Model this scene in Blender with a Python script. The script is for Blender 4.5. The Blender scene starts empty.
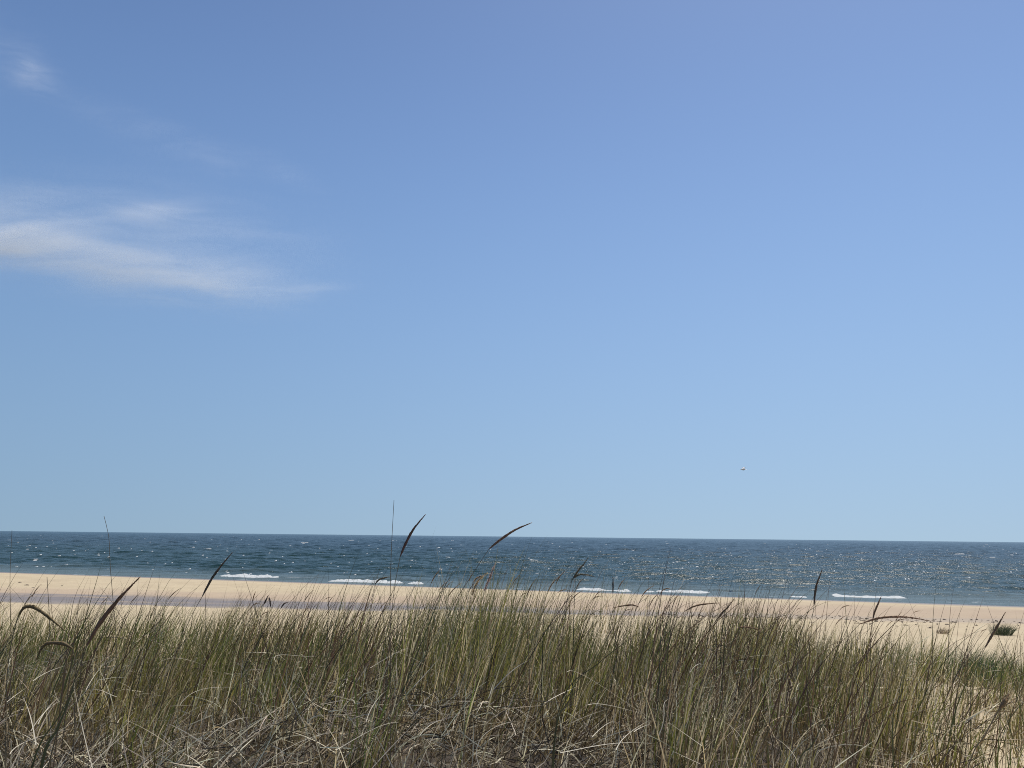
import bpy, math, random
import numpy as np
from mathutils import Vector, Matrix

rng = np.random.default_rng(7)
random.seed(7)
R = math.radians
sc = bpy.context.scene
col = sc.collection

# ------------------------------------------------------------------ camera
F = 800.0                       # focal length in pixels of the 1024 x 768 frame
EYE = 1.05                      # eye height above the dune top (m)
SEA = -3.45                     # sea level (m)
pitch = math.atan(152.5 / F)
roll = math.atan(11.1 / 1004.0)
fwd = Vector((0, math.cos(pitch), math.sin(pitch)))
r0 = Vector((1, 0, 0)); u0 = r0.cross(fwd)
right = r0 * math.cos(roll) + u0 * math.sin(roll)
up = u0 * math.cos(roll) - r0 * math.sin(roll)
cam_d = bpy.data.cameras.new("camera")
cam = bpy.data.objects.new("camera", cam_d); col.objects.link(cam)
M3 = Matrix((right, up, -fwd)).transposed()
cam.matrix_world = Matrix.Translation((0, 0, EYE)) @ M3.to_4x4()
cam_d.sensor_width = 36.0
cam_d.lens = 36.0 * F / 1024.0
cam_d.clip_start = 0.05; cam_d.clip_end = 90000
sc.camera = cam

def pt(px, py, Y):
    """the world point seen at pixel (px, py) at forward distance Y"""
    d = M3 @ Vector(((px - 512) / F, -(py - 384) / F, -1.0))
    k = Y / d.y
    return Vector((d.x * k, Y, EYE + d.z * k))

def pt_sea(px, py, z=SEA):
    d = M3 @ Vector(((px - 512) / F, -(py - 384) / F, -1.0))
    k = (z - EYE) / d.z
    return Vector((d.x * k, d.y * k, z))

# ------------------------------------------------------------------ helpers
def nt(name):
    m = bpy.data.materials.new(name); m.use_nodes = True
    t = m.node_tree; t.nodes.clear()
    out = t.nodes.new("ShaderNodeOutputMaterial")
    return m, t, out

def N(t, kind, **kw):
    n = t.nodes.new(kind)
    for k, v in kw.items():
        if hasattr(n, k) and not k[0].isupper():
            setattr(n, k, v)
        else:
            n.inputs[k.replace("_", " ")].default_value = v
    return n

def math_node(t, op, a, b=None, c=None, clamp=False):
    n = t.nodes.new("ShaderNodeMath"); n.operation = op; n.use_clamp = clamp
    for i, v in enumerate((a, b, c)):
        if v is None: continue
        if isinstance(v, (int, float)): n.inputs[i].default_value = v
        else: t.links.new(v, n.inputs[i])
    return n.outputs[0]

def mixc(t, fac, a, b):
    n = t.nodes.new("ShaderNodeMix"); n.data_type = 'RGBA'
    for sock, v in ((n.inputs[0], fac), (n.inputs[6], a), (n.inputs[7], b)):
        if isinstance(v, (int, float)): sock.default_value = v
        elif isinstance(v, tuple): sock.default_value = (*v, 1) if len(v) == 3 else v
        else: t.links.new(v, sock)
    return n.outputs[2]

def maprange(t, v, a, b, c=0.0, d=1.0, smooth=True):
    n = t.nodes.new("ShaderNodeMapRange")
    n.interpolation_type = 'SMOOTHSTEP' if smooth else 'LINEAR'
    t.links.new(v, n.inputs[0])
    for i, x in enumerate((a, b, c, d)): n.inputs[i + 1].default_value = x
    return n.outputs[0]

def noise(t, vec, scale, detail=3, rough=0.55, dist=0.0):
    n = t.nodes.new("ShaderNodeTexNoise")
    n.inputs["Scale"].default_value = scale; n.inputs["Detail"].default_value = detail
    n.inputs["Roughness"].default_value = rough; n.inputs["Distortion"].default_value = dist
    if vec is not None: t.links.new(vec, n.inputs["Vector"])
    return n.outputs[0]

def mapping(t, vec, scale=(1, 1, 1), rot=(0, 0, 0), loc=(0, 0, 0)):
    n = t.nodes.new("ShaderNodeMapping")
    n.inputs["Scale"].default_value = scale; n.inputs["Rotation"].default_value = rot
    n.inputs["Location"].default_value = loc
    t.links.new(vec, n.inputs["Vector"])
    return n.outputs[0]

def mesh_np(name, V, faces_quads=None, faces_tris=None, colors=None, smooth=True):
    me = bpy.data.meshes.new(name)
    V = np.asarray(V, dtype=np.float32)
    me.vertices.add(len(V)); me.vertices.foreach_set("co", V.ravel())
    loops = []; starts = []; n = 0
    for fs, k in ((faces_quads, 4), (faces_tris, 3)):
        if fs is None or len(fs) == 0: continue
        fs = np.asarray(fs, dtype=np.int32)
        loops.append(fs.ravel()); starts.append(n + np.arange(len(fs)) * k); n += fs.size
    loops = np.concatenate(loops); starts = np.concatenate(starts)
    me.loops.add(len(loops)); me.loops.foreach_set("vertex_index", loops)
    me.polygons.add(len(starts)); me.polygons.foreach_set("loop_start", starts.astype(np.int32))
    if smooth: me.polygons.foreach_set("use_smooth", np.ones(len(starts), dtype=bool))
    me.update(calc_edges=True)
    if colors is not None:
        a = me.color_attributes.new("tint", 'FLOAT_COLOR', 'POINT')
        c = np.ones((len(V), 4), dtype=np.float32); c[:, :3] = colors
        a.data.foreach_set("color", c.ravel())
    return me

def obj(name, me, mat, parent=None):
    o = bpy.data.objects.new(name, me); col.objects.link(o)
    if mat: me.materials.append(mat)
    if parent: o.parent = parent
    return o

def tag(o, label, cat, group=None, kind=None):
    o["label"] = label
    if cat: o["category"] = cat
    if group: o["group"] = group
    if kind: o["kind"] = kind
    return o

def empty(name, loc):
    o = bpy.data.objects.new(name, None); col.objects.link(o)
    o.location = loc; o.empty_display_size = 0.05
    return o

def vnoise(x, y, seed=0):
    """smooth value noise in numpy, range about -1..1"""
    xi = np.floor(x).astype(np.int64); yi = np.floor(y).astype(np.int64)
    fx = x - xi; fy = y - yi
    fx = fx * fx * (3 - 2 * fx); fy = fy * fy * (3 - 2 * fy)
    def h(a, b):
        n = (a * 374761393 + b * 668265263 + seed * 974711) & 0x7fffffff
        n = ((n ^ (n >> 13)) * 1274126177) & 0x7fffffff
        return ((n ^ (n >> 16)) & 0xffff) / 32767.5 - 1
    return (h(xi, yi) * (1 - fx) + h(xi + 1, yi) * fx) * (1 - fy) + (h(xi, yi + 1) * (1 - fx) + h(xi + 1, yi + 1) * fx) * fy

# ------------------------------------------------------------------ terrain
SH_A, SH_B = (-56.2, 91.2), (37.2, 58.6)        # two points of the waterline
_l = math.hypot(SH_B[0] - SH_A[0], SH_B[1] - SH_A[1])
NX, NY = (SH_A[1] - SH_B[1]) / _l, (SH_B[0] - SH_A[0]) / _l     # unit vector towards the sea
SH_C = SH_A[0] * NX + SH_A[1] * NY
def shore(x, y):                # signed distance to the waterline, positive at sea
    return x * NX + y * NY - SH_C

def ground_z(x, y):
    x = np.asarray(x, float); y = np.asarray(y, float)
    u = -shore(x, y)
    up_ = np.interp(u, [-140, -30, -8, 0, 9, 15, 22, 30, 38, 44], [-6, -2.0, -.45, 0, .36, .42, .50, .66, .86, 1.02])
    beach = SEA + up_
    run = np.exp(-((y - (46 - .07 * x)) / 3.6) ** 2)
    beach = beach - 0.12 * run * (u > 4)
    q = x / np.maximum(np.abs(y) + 1e-3, 2.0)
    crest = -0.0 - 0.028 * np.maximum(y - 3.5, 0)
    crest = crest + 0.05 * vnoise(x * .9, y * .9, 3) + .10 * vnoise(x * .3 + 5, y * .3, 4)
    crest = crest - 0.30 * np.clip((q - .30) / .35, 0, 1.4) * np.clip((y - 3.5) / 5, 0, 1)
    edge = 11.0 - 2.2 * np.clip((q - .25) / .4, 0, 1)
    w = np.clip((y - edge) / 15.0, 0, 1); w = w * w * (3 - 2 * w)
    small = 0.012 * vnoise(x * 5, y * 5, 8) + 0.03 * vnoise(x * 1.7, y * 1.7, 9)
    hum = 0.16 * np.maximum(vnoise(x * .22 + 3, y * .22, 21), 0) * np.clip((u - 18) / 8, 0, 1)
    return crest * (1 - w) + (beach + hum) * w + small * np.clip((u - 3) / 6, 0, 1)

def axis(parts):
    out = []
    for a, b, s0, s1 in parts:
        v = a
        while v < b:
            out.append(v); v += s0 + (s1 - s0) * (v - a) / (b - a)
    out.append(parts[-1][1])
    return np.array(out)
xs = axis([(0, 9, .07, .1), (9, 60, .1, 2.0), (60, 400, 2.0, 60)])
xs = np.concatenate([-xs[:0:-1], xs])
ys = axis([(-120, 1, 25, .15), (1, 12, .07, .09), (12, 90, .1, .9), (90, 400, 1, 60)])
X, Y = np.meshgrid(xs, ys)
Z = ground_z(X, Y)
def grid_faces(nr, nc):
    i = np.arange(nr - 1)[:, None] * nc + np.arange(nc - 1)[None, :]
    return np.stack([i, i + 1, i + 1 + nc, i + nc], -1).reshape(-1, 4)
gme = mesh_np("sand", np.stack([X, Y, Z], -1).reshape(-1, 3), grid_faces(len(ys), len(xs)))

m, t, out = nt("dune_and_beach_sand")
geo = t.nodes.new("ShaderNodeNewGeometry")
P = geo.outputs["Position"]
sep = t.nodes.new("ShaderNodeSeparateXYZ"); t.links.new(P, sep.inputs[0])
px_, py_ = sep.outputs[0], sep.outputs[1]
n1 = noise(t, P, 0.35, 5, .6); n2 = noise(t, P, 9, 4, .65); n3 = noise(t, P, 60, 2, .6)
sand = mixc(t, maprange(t, n1, .3, .7), (.475, .392, .255), (.41, .334, .215))
sand = mixc(t, math_node(t, 'MULTIPLY', maprange(t, n2, .35, .75), .35), sand, (.34, .25, .155))
sand = mixc(t, math_node(t, 'MULTIPLY', maprange(t, n3, .5, .8), .3), sand, (.62, .50, .35))
# signed distance to the waterline
s_sh = math_node(t, 'SUBTRACT', math_node(t, 'ADD', math_node(t, 'MULTIPLY', px_, NX), math_node(t, 'MULTIPLY', py_, NY)), SH_C)
nw = noise(t, mapping(t, P, (.25, .8, 1)), .6, 3)
s_n = math_node(t, 'ADD', s_sh, math_node(t, 'MULTIPLY', math_node(t, 'SUBTRACT', nw, .5), 3.0))
wet_edge = maprange(t, s_n, -4.5, -1.2)
# the damp runnel along the middle of the beach
yc = math_node(t, 'ADD', py_, math_node(t, 'MULTIPLY', px_, .07))
yn = math_node(t, 'ADD', yc, math_node(t, 'MULTIPLY', math_node(t, 'SUBTRACT', noise(t, mapping(t, P, (.12, .5, 1)), .9, 4), .5), 4.0))
half = maprange(t, px_, -24, 10, 3.6, 1.3, False)
run = math_node(t, 'DIVIDE', math_node(t, 'ABSOLUTE', math_node(t, 'SUBTRACT', yn, 46.3)), half)
run = maprange(t, run, 1.55, .55)
run = math_node(t, 'MULTIPLY', run, maprange(t, noise(t, mapping(t, P, (.06, .8, 1)), 1.4, 5, .65), .30, .50, .45, 1))
damp = maprange(t, math_node(t, 'ABSOLUTE', math_node(t, 'SUBTRACT', yn, 50.5)), 9, 1, 0, .55)
run = math_node(t, 'MULTIPLY', run, maprange(t, px_, 2, 16, 1, .35))
wet = math_node(t, 'MAXIMUM', wet_edge, run)
mot = noise(t, mapping(t, P, (.25, 1.1, 1), (0, 0, R(-12))), 1.2, 6, .68)
sand = mixc(t, math_node(t, 'MULTIPLY', maprange(t, mot, .42, .66), .40), sand, (.36, .275, .185))
sand = mixc(t, damp, sand, (.33, .24, .18))
sand = mixc(t, wet, sand, (.172, .146, .132))
# plant litter and humus under the dune grass, darkened to paint its shaded gaps
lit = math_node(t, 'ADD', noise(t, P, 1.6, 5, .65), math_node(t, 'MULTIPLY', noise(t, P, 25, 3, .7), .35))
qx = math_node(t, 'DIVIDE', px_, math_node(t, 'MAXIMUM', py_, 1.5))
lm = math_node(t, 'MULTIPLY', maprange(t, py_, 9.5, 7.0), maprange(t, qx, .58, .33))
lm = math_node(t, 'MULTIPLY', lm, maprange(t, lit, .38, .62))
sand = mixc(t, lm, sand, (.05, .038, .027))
# dark wrack specks along the upper beach
rock = maprange(t, noise(t, mapping(t, P, (1, 2.5, 1)), 2.3, 5, .7), .69, .76)
rock = math_node(t, 'MULTIPLY', rock, math_node(t, 'MULTIPLY', maprange(t, py_, 26, 34), maprange(t, s_sh, -5, -12)))
sand = mixc(t, math_node(t, 'MULTIPLY', rock, .6), sand, (.09, .065, .05))
bs = t.nodes.new("ShaderNodeBsdfPrincipled")
t.links.new(sand, bs.inputs["Base Color"])
t.links.new(maprange(t, wet, 0, 1, .95, .55, False), bs.inputs["Roughness"])
bs.inputs["Specular IOR Level"].default_value = .3
bmp = t.nodes.new("ShaderNodeBump"); bmp.inputs["Strength"].default_value = .55; bmp.inputs["Distance"].default_value = .03
hh = math_node(t, 'ADD', noise(t, P, 7, 5, .65), math_node(t, 'MULTIPLY', noise(t, mapping(t, P, (1, 1, 1)), 1.6, 4, .6), 2.5))
hh = math_node(t, 'MULTIPLY', hh, maprange(t, wet, 0, 1, 1, .15))
t.links.new(hh, bmp.inputs["Height"]); t.links.new(bmp.outputs[0], bs.inputs["Normal"])
t.links.new(bs.outputs[0], out.inputs[0])
tag(obj("ground", gme, m), "pale sand of the dune top, its seaward slope and the beach", None, kind="structure")

# ------------------------------------------------------------------ sea
def sea_waves(x, y, cell):
    s = shore(x, y)
    z = np.zeros_like(x)
    g = np.random.default_rng(3)
    base = math.atan2(-NY, -NX)
    for k in range(76):
        lam = 0.9 * (24 / 0.9) ** g.random()
        th = base + .30 + g.normal(0, .45)
        a = 0.0046 * lam ** 0.82 * (.6 + .8 * g.random())
        k_ = 2 * math.pi / lam
        ph = k_ * (x * math.cos(th) + y * math.sin(th)) + g.random() * 6.283
        fade = np.clip(lam / (2.4 * cell) - .6, 0, 1)
        z += a * fade * (np.sin(ph) + .35 * np.cos(2 * ph))
    z *= np.clip((s + 1) / 26, .10, 1)
    # long low swells that steepen near the shore
    sw = np.sin(2 * math.pi * (s + 5 * vnoise(x * .03, y * .03, 5)) / 13.0)
    z += .09 * np.maximum(sw, -.3) * np.exp(-((s - 18) / 20) ** 2) * (.7 + .5 * vnoise(x * .07, y * .05, 6))
    return z
def sea_fan(rs, nang):
    ang = np.linspace(R(-50), R(50), nang)
    A, RR = np.meshgrid(ang, rs)
    SX = RR * np.sin(A); SY = RR * np.cos(A)
    cell = np.gradient(rs)[:, None] * np.ones_like(A)
    SZ = SEA + sea_waves(SX, SY, cell)
    return np.stack([SX, SY, SZ], -1).reshape(-1, 3), grid_faces(len(rs), nang)
def steps(r, r1, f):
    o_ = []
    while r < r1: o_.append(r); r += f(r)
    return np.array(o_ + [r1])
V1, F1 = sea_fan(steps(42, 420, lambda r: max(.26, .0022 * r)), 1350)
V2, F2 = sea_fan(steps(417, 60000, lambda r: .92 + (r - 417) * .0010 if r < 6000 else (r - 5994) * .35 + 8), 460)
sme = mesh_np("sea", np.concatenate([V1, V2]), np.concatenate([F1, F2 + len(V1)]))
m, t, out = nt("sea_water")
geo = t.nodes.new("ShaderNodeNewGeometry"); P = geo.outputs["Position"]
sep = t.nodes.new("ShaderNodeSeparateXYZ"); t.links.new(P, sep.inputs[0])
s_sh = math_node(t, 'SUBTRACT', math_node(t, 'ADD', math_node(t, 'MULTIPLY', sep.outputs[0], NX), math_node(t, 'MULTIPLY', sep.outputs[1], NY)), SH_C)
s_n = math_node(t, 'ADD', s_sh, math_node(t, 'MULTIPLY', math_node(t, 'SUBTRACT', noise(t, mapping(t, P, (.05, .12, 1)), 1.0, 3), .5), 26.0))
deep = mixc(t, maprange(t, s_n, 30, 260), (.008, .028, .023), (.004, .018, .018))
wc = mixc(t, maprange(t, s_n, 1, 24), (.058, .070, .044), deep)
# thin swash foam at the waterline and torn foam streaks in the shallows
fo = noise(t, mapping(t, P, (.35, 1.3, 1), (0, 0, R(-17))), 1.1, 6, .68)
sw = math_node(t, 'MULTIPLY', maprange(t, fo, .62, .72), maprange(t, s_sh, 9, 1))
# small foam flecks on the open water
ff = noise(t, mapping(t, P, (.22, .5, 1), (0, 0, R(-17))), 1.6, 5, .7)
ff = math_node(t, 'MULTIPLY', maprange(t, ff, .72, .77), .55)
foam = math_node(t, 'MAXIMUM', sw, ff)
base = mixc(t, foam, wc, (.78, .80, .80))
bs = t.nodes.new("ShaderNodeBsdfPrincipled")
t.links.new(base, bs.inputs["Base Color"])
t.links.new(maprange(t, foam, 0, 1, .22, .8), bs.inputs["Roughness"])
bs.inputs["IOR"].default_value = 1.333; bs.inputs["Specular IOR Level"].default_value = .20
b1 = noise(t, mapping(t, P, (.55, 1, 1), (0, 0, R(-25))), 1.5, 5, .62)
b2 = noise(t, mapping(t, P, (.7, 1, 1), (0, 0, R(20))), 5.5, 3, .6)
hgt = math_node(t, 'ADD', b1, math_node(t, 'MULTIPLY', b2, .28))
bmp = t.nodes.new("ShaderNodeBump"); bmp.inputs["Strength"].default_value = 1.0; bmp.inputs["Distance"].default_value = .20
t.links.new(maprange(t, s_sh, 5, 40, .75, 1), bmp.inputs["Strength"])
t.links.new(hgt, bmp.inputs["Height"]); t.links.new(bmp.outputs[0], bs.inputs["Normal"])
t.links.new(bs.outputs[0], out.inputs[0])
tag(obj("sea", sme, m), "dark blue green choppy sea out to the horizon", None, kind="structure")

# foam material
foam_m, t, out = nt("sea_foam")
geo = t.nodes.new("ShaderNodeNewGeometry")
f = noise(t, geo.outputs["Position"], 3.5, 5, .7)
bs = t.nodes.new("ShaderNodeBsdfPrincipled")
t.links.new(mixc(t, maprange(t, f, .35, .65), (.88, .89, .89), (.62, .66, .65)), bs.inputs["Base Color"])
bs.inputs["Roughness"].default_value = .8
bmp = t.nodes.new("ShaderNodeBump"); bmp.inputs["Strength"].default_value = .8; bmp.inputs["Distance"].default_value = .08
t.links.new(f, bmp.inputs["Height"]); t.links.new(bmp.outputs[0], bs.inputs["Normal"])
tr = t.nodes.new("ShaderNodeBsdfTranslucent"); tr.inputs[0].default_value = (.85, .87, .87, 1)
mx = t.nodes.new("ShaderNodeMixShader"); mx.inputs[0].default_value = .4
t.links.new(bs.outputs[0], mx.inputs[1]); t.links.new(tr.outputs[0], mx.inputs[2]); t.links.new(mx.outputs[0], out.inputs[0])

def foam_ridge(c, length, height, depth, nu=60, nv=12, seed=0):
    """a ridge of broken foam lying along the shore: steep lumpy front, low back"""
    tx, ty = NY, -NX
    u = np.linspace(-1, 1, nu); v = np.linspace(0, 1, nv)
    U, V = np.meshgrid(u, v, indexing='ij')
    env = np.clip(1 - np.abs(U) ** 7, 0, 1) ** .8
    env = env * np.clip(.30 + 1.5 * (.5 + vnoise(U * length * .42 + seed * 3.7, U * 0 + .5, seed + 11)), .28, 1)
    env = env * (.84 + .22 * vnoise(U * length * .8 + seed * 9.1, U * 0 + seed, seed) + .10 * vnoise(U * length * 3 + seed, U * 0 + seed, seed + 3))
    env = np.clip(env, 0, None)
    prof = np.where(V < .82, (V / .82) ** .75, np.clip((1 - V) / .18, 0, 1) ** .6)
    lump = 1 + .13 * vnoise(U * length * 2.2 + seed, V * 6 + seed, seed + 5)
    hz = height * env * prof * lump - .06
    off = (V - .35) * depth * (.45 + .55 * env) + .35 * vnoise(U * length * .4, U * 0 + 3.3, seed + 2) + .10 * vnoise(U * length * 2.5, V * 4, seed + 8)
    x = c[0] + tx * U * length / 2 + NX * off
    y = c[1] + ty * U * length / 2 + NY * off
    return np.stack([x, y, SEA + hz], -1).reshape(-1, 3), grid_faces(nu, nv)

breakers = [  # x0, x1, y of the crest base, height m, label
    (211, 282, 577.5, .50, "short white breaker rolling in behind the long slanting dark seed head"),
    (321, 426, 583.0, .52, "longest white breaker crossing behind the two thin upright stems"),
    (570, 653, 591.2, .34, "thin white breaker at the waterline behind the upright dark spike"),
    (655, 710, 592.7, .32, "thin white breaker just right of the upright dark spike"),
    (790, 807, 598, .30, "tiny white breaker left of the upright brown seed head"),
    (836, 901, 596.6, .46, "tall ragged white breaker right of the upright brown seed head"),
]
for i, (xa, xb, yy, hgt_, lab) in enumerate(breakers):
    c = pt_sea((xa + xb) / 2, yy)
    L = (xb - xa) * c.y / F * 1.04
    V_, Fq = foam_ridge(c, L, hgt_ * .66, 2.4, nu=max(24, int(L * 9)), seed=i + 1)
    me = mesh_np("breaking_wave", V_ - np.array(c), Fq)
    o = obj("breaking_wave", me, foam_m); o.location = c
    tag(o, lab, "wave", "white breakers along the shore")

# whitecaps all over the open water: hundreds of tiny crests, one mass
VV = []; FF = []; nb = 0
g = np.random.default_rng(11)
for k in range(620):
    px = g.uniform(-60, 1084); hy = 537.2 + (px - 512) * .01106
    dy = 2.2 + 38 * g.random() ** 1.35
    c = pt_sea(px, hy + dy)
    if shore(c.x, c.y) < 9: continue
    wpx = g.choice([.9, 1.3, 1.8, 3.0, 6.0, 9.0], p=[.33, .28, .2, .12, .05, .02])
    L = min(wpx * c.y / F, 5.0); h = min(.30, .09 + .0008 * c.y) * g.uniform(.6, 1.2)
    V_, Fq = foam_ridge(c, L, h, .6, nu=8 if L < 1 else 16, nv=5, seed=100 + k)
    V_[:, 2] += sea_waves(np.array([c.x]), np.array([c.y]), np.array([.4 + .0016 * c.y]))[0] + .05
    VV.append(V_); FF.append(Fq + nb); nb += len(V_)
tag(obj("whitecaps", mesh_np("whitecaps", np.concatenate(VV), np.concatenate(FF)), foam_m),
    "small scattered whitecaps on the open sea", "foam", kind="stuff")

# ------------------------------------------------------------------ grass
def leaf_material(name, rough=.55, trans=.35):
    m, t, out = nt(name)
    at = t.nodes.new("ShaderNodeVertexColor"); at.layer_name = "tint"
    bs = t.nodes.new("ShaderNodeBsdfPrincipled"); bs.inputs["Roughness"].default_value = rough
    bs.inputs["Specular IOR Level"].default_value = .38
    tr = t.nodes.new("ShaderNodeBsdfTranslucent")
    mx = t.nodes.new("ShaderNodeMixShader"); mx.inputs[0].default_value = trans
    t.links.new(at.outputs[0], bs.inputs["Base Color"]); t.links.new(at.outputs[0], tr.inputs[0])
    t.links.new(bs.outputs[0], mx.inputs[1]); t.links.new(tr.outputs[0], mx.inputs[2])
    t.links.new(mx.outputs[0], out.inputs[0])
    return m
green_m = leaf_material("green_grass_blade", .42, .36)
straw_m = leaf_material("dead_grass_blade", .5, .28)
stem_m = leaf_material("grass_stem", .6, .08)
head_m = leaf_material("seed_head_scales", .75, .45)

def blades(base, length, az, tilt, bend, power, width, col_a, col_b, col_c, seg=7, kink=None):
    """ribbons: base (n,3); tilt from vertical grows by bend*(t**power); returns V, quads, colours"""
    n = len(base)
    tt = np.linspace(0, 1, seg + 1)
    V = np.zeros((n, seg + 1, 2, 3)); C = np.zeros((n, seg + 1, 2, 3))
    p = base.copy()
    rv = rng.normal(size=(n, 3)); rv[:, 2] *= .3
    for k in range(seg + 1):
        tm = min((k + .5) / seg, 1)
        ti = tilt + bend * tm ** power
        if kink is not None: ti = ti + kink[0] * (tm > kink[1])
        a2 = az + .25 * np.sin(tm * 3 + rv[:, 0] * 3)
        d = np.stack([np.sin(ti) * np.cos(a2), np.sin(ti) * np.sin(a2), np.cos(ti)], -1)
        s = np.cross(d, rv); s /= np.linalg.norm(s, axis=1, keepdims=True) + 1e-9
        t_ = tt[k]
        w = width * np.clip((1 - t_ ** 2.2) * .93 + .07, 0, 1) * (.75 + .25 * min(t_ * 5, 1))
        V[:, k, 0] = p - s * w[:, None] / 2; V[:, k, 1] = p + s * w[:, None] / 2
        if t_ < .55: c = col_a + (col_b - col_a) * min(1, t_ / .4)
        else: c = col_b + (col_c - col_b) * ((t_ - .55) / .45)
        C[:, k] = c[:, None, :]
        p = p + d * (length / seg)[:, None]
    i = np.arange(n)[:, None] * (seg + 1) * 2 + np.arange(seg)[None] * 2
    Fq = np.stack([i, i + 1, i + 3, i + 2], -1).reshape(-1, 4)
    return V.reshape(-1, 3), Fq, C.reshape(-1, 3)

class Bag:
    def __init__(s): s.V = []; s.F = []; s.C = []; s.n = 0
    def add(s, V, Fq, C):
        s.V.append(V); s.F.append(Fq + s.n); s.C.append(C); s.n += len(V)
    def mesh(s, name): return mesh_np(name, np.concatenate(s.V), np.concatenate(s.F), colors=np.concatenate(s.C))

def jit(n, c, s=.25):
    c = np.array(c); k = 1 + rng.normal(0, s, (n, 1)); h = 1 + rng.normal(0, .03, (n, 3))
    return np.clip(c[None] * k * h, .008, .85)

HQ = [-.9, -.64, -.45, -.30, -.18, -.06, .04, .15, .28, .42, .56, .64, .9]
HV = [.70, .70, .68, .71, .84, 1.08, 1.04, .78, .60, .56, .56, .58, .58]
def hmul(q): return np.interp(q, HQ, HV)

# tufts of live grass, spread over the dune top in front of the camera
live = Bag()
def scatter(n, y0, y1, qmax=.86, power=1.0):
    y = np.sqrt(y0 ** 2 + (y1 ** 2 - y0 ** 2) * rng.random(n) ** power)
    q = rng.uniform(-qmax, qmax, n)
    return q * y, y, q
def grow(bag, n_tufts, y0, y1, per, dens, spec):
    x, y, q = scatter(n_tufts, y0, y1)
    keep = rng.random(n_tufts) < dens(q, y, x)
    x, y, q = x[keep], y[keep], q[keep]
    k = rng.integers(per[0], per[1], len(x))
    idx = np.repeat(np.arange(len(x)), k); n = len(idx)
    rad = .015 + .085 * rng.random(n) ** .7; th = rng.random(n) * 6.283
    bx = x[idx] + rad * np.cos(th); by = y[idx] + rad * np.sin(th)
    bz = ground_z(bx, by) - .01
    spec(bag, np.stack([bx, by, bz], -1), th, rad, q[idx], y[idx], idx, len(x))

def back_edge(q): return np.interp(q, [-.9, -.64, -.3, -.1, .1, .3, .45, .6, .9], [9.2, 9.2, 9.0, 8.6, 8.6, 8.6, 8.0, 7.6, 7.6])
def dens_live(q, y, x):
    patch = .52 + .60 * vnoise(x * 1.1 + 9, y * 1.1, 31) + .60 * vnoise(x * 2.6, y * 2.6, 37)
    d = np.clip(patch, .05, 1)
    d = d * np.clip((back_edge(q) - y) / .8, .0, 1)
    sandy = np.clip((q - .44) / .14, 0, 1) * np.clip((y - 3.6) / .8, 0, 1) * np.clip((7.4 - y) / .6, 0, 1)
    d = d * (1 - .40 * sandy)
    near = np.clip((5.2 - y) / 1.0, 0, 1) * np.clip((.42 - q) / .2, 0, 1)
    return d * (1 - .08 * near)
def wind_az(n, th, s=.7):
    ax = np.cos(th) * .75 + .75 + rng.normal(0, s, n) * .5
    ay = np.sin(th) * .75 + rng.normal(0, s, n) * .6
    return np.arctan2(ay, ax)  # downwind, to the right
def spec_live(bag, base, th, rad, q, y, idx, nt_):
    n = len(base)
    tl = (.78 + .44 * rng.random(nt_))[idx]
    L = (.36 + .40 * rng.random(n) ** .8) * hmul(q) * tl * 1.10 * (1 + .38 * vnoise(base[:, 0] * 1.7 + 4, base[:, 1] * 1.2, 63))
    tint = (.40 + .9 * vnoise(base[:, 0] * .9, base[:, 1] * .9, 12)).clip(0, 1)[:, None]
    tint = (tint * .6 + .4 * rng.random(nt_)[idx][:, None])
    ca = jit(n, (.22, .155, .075), .4)
    g1 = jit(n, (.118, .168, .030), .50); g2 = jit(n, (.265, .222, .062), .48)
    cb = g1 * (1 - tint) + g2 * tint
    near = np.clip((6.0 - y) / 2, 0, 1) * (q < .42)
    dry = rng.random(n) < .13 + .12 * near
    cb[dry] = jit(dry.sum(), (.26, .19, .105), .45)
    pal = rng.random(n) < .23
    cb[pal] = jit(pal.sum(), (.74, .60, .34), .15); ca[pal] = cb[pal] * .8
    L = L * (1 - .15 * near)
    cc = cb * .6 + jit(n, (.22, .17, .085), .3) * .4
    bag.add(*blades(base, L, wind_az(n, th), R(1) + rad * 2.4 + np.abs(rng.normal(0, R(5), n)),
                    np.abs(rng.normal(R(13), R(16), n)), 1.8, rng.uniform(.0036, .0072, n), ca, cb, cc))
grow(live, 3000, 3.0, 9.6, (12, 28), dens_live, spec_live)

# the low green rise beyond the sandy gap at the right, and stragglers on the seaward slope
def dens_rise(q, y, x): return np.clip(1 - ((q - .59) / .18) ** 2, 0, 1) * np.clip(1 - ((y - 8.5) / 1.3) ** 2, 0, 1) ** 1.5
def spec_rise(bag, base, th, rad, q, y, idx, nt_):
    n = len(base)
    L = .22 + .22 * rng.random(n)
    cb = jit(n, (.088, .125, .040), .22)
    bag.add(*blades(base, L, wind_az(n, th), R(6) + rad * 3 + np.abs(rng.normal(0, R(8), n)), np.abs(rng.normal(R(30), R(15), n)), 1.4,
                    rng.uniform(.003, .005, n), jit(n, (.16, .14, .07)), cb, cb * .9))
grow(live, 2300, 7.0, 9.9, (10, 26), dens_rise, spec_rise)
def dens_slope(q, y, x): return .35 * np.clip(vnoise(x * .5, y * .5, 55) + .2, 0, 1) * np.clip((15 - y) / 5, 0, 1) * np.where(q > .42, .25, 1)
grow(live, 800, 9, 15, (12, 24), dens_slope, spec_live)

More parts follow.
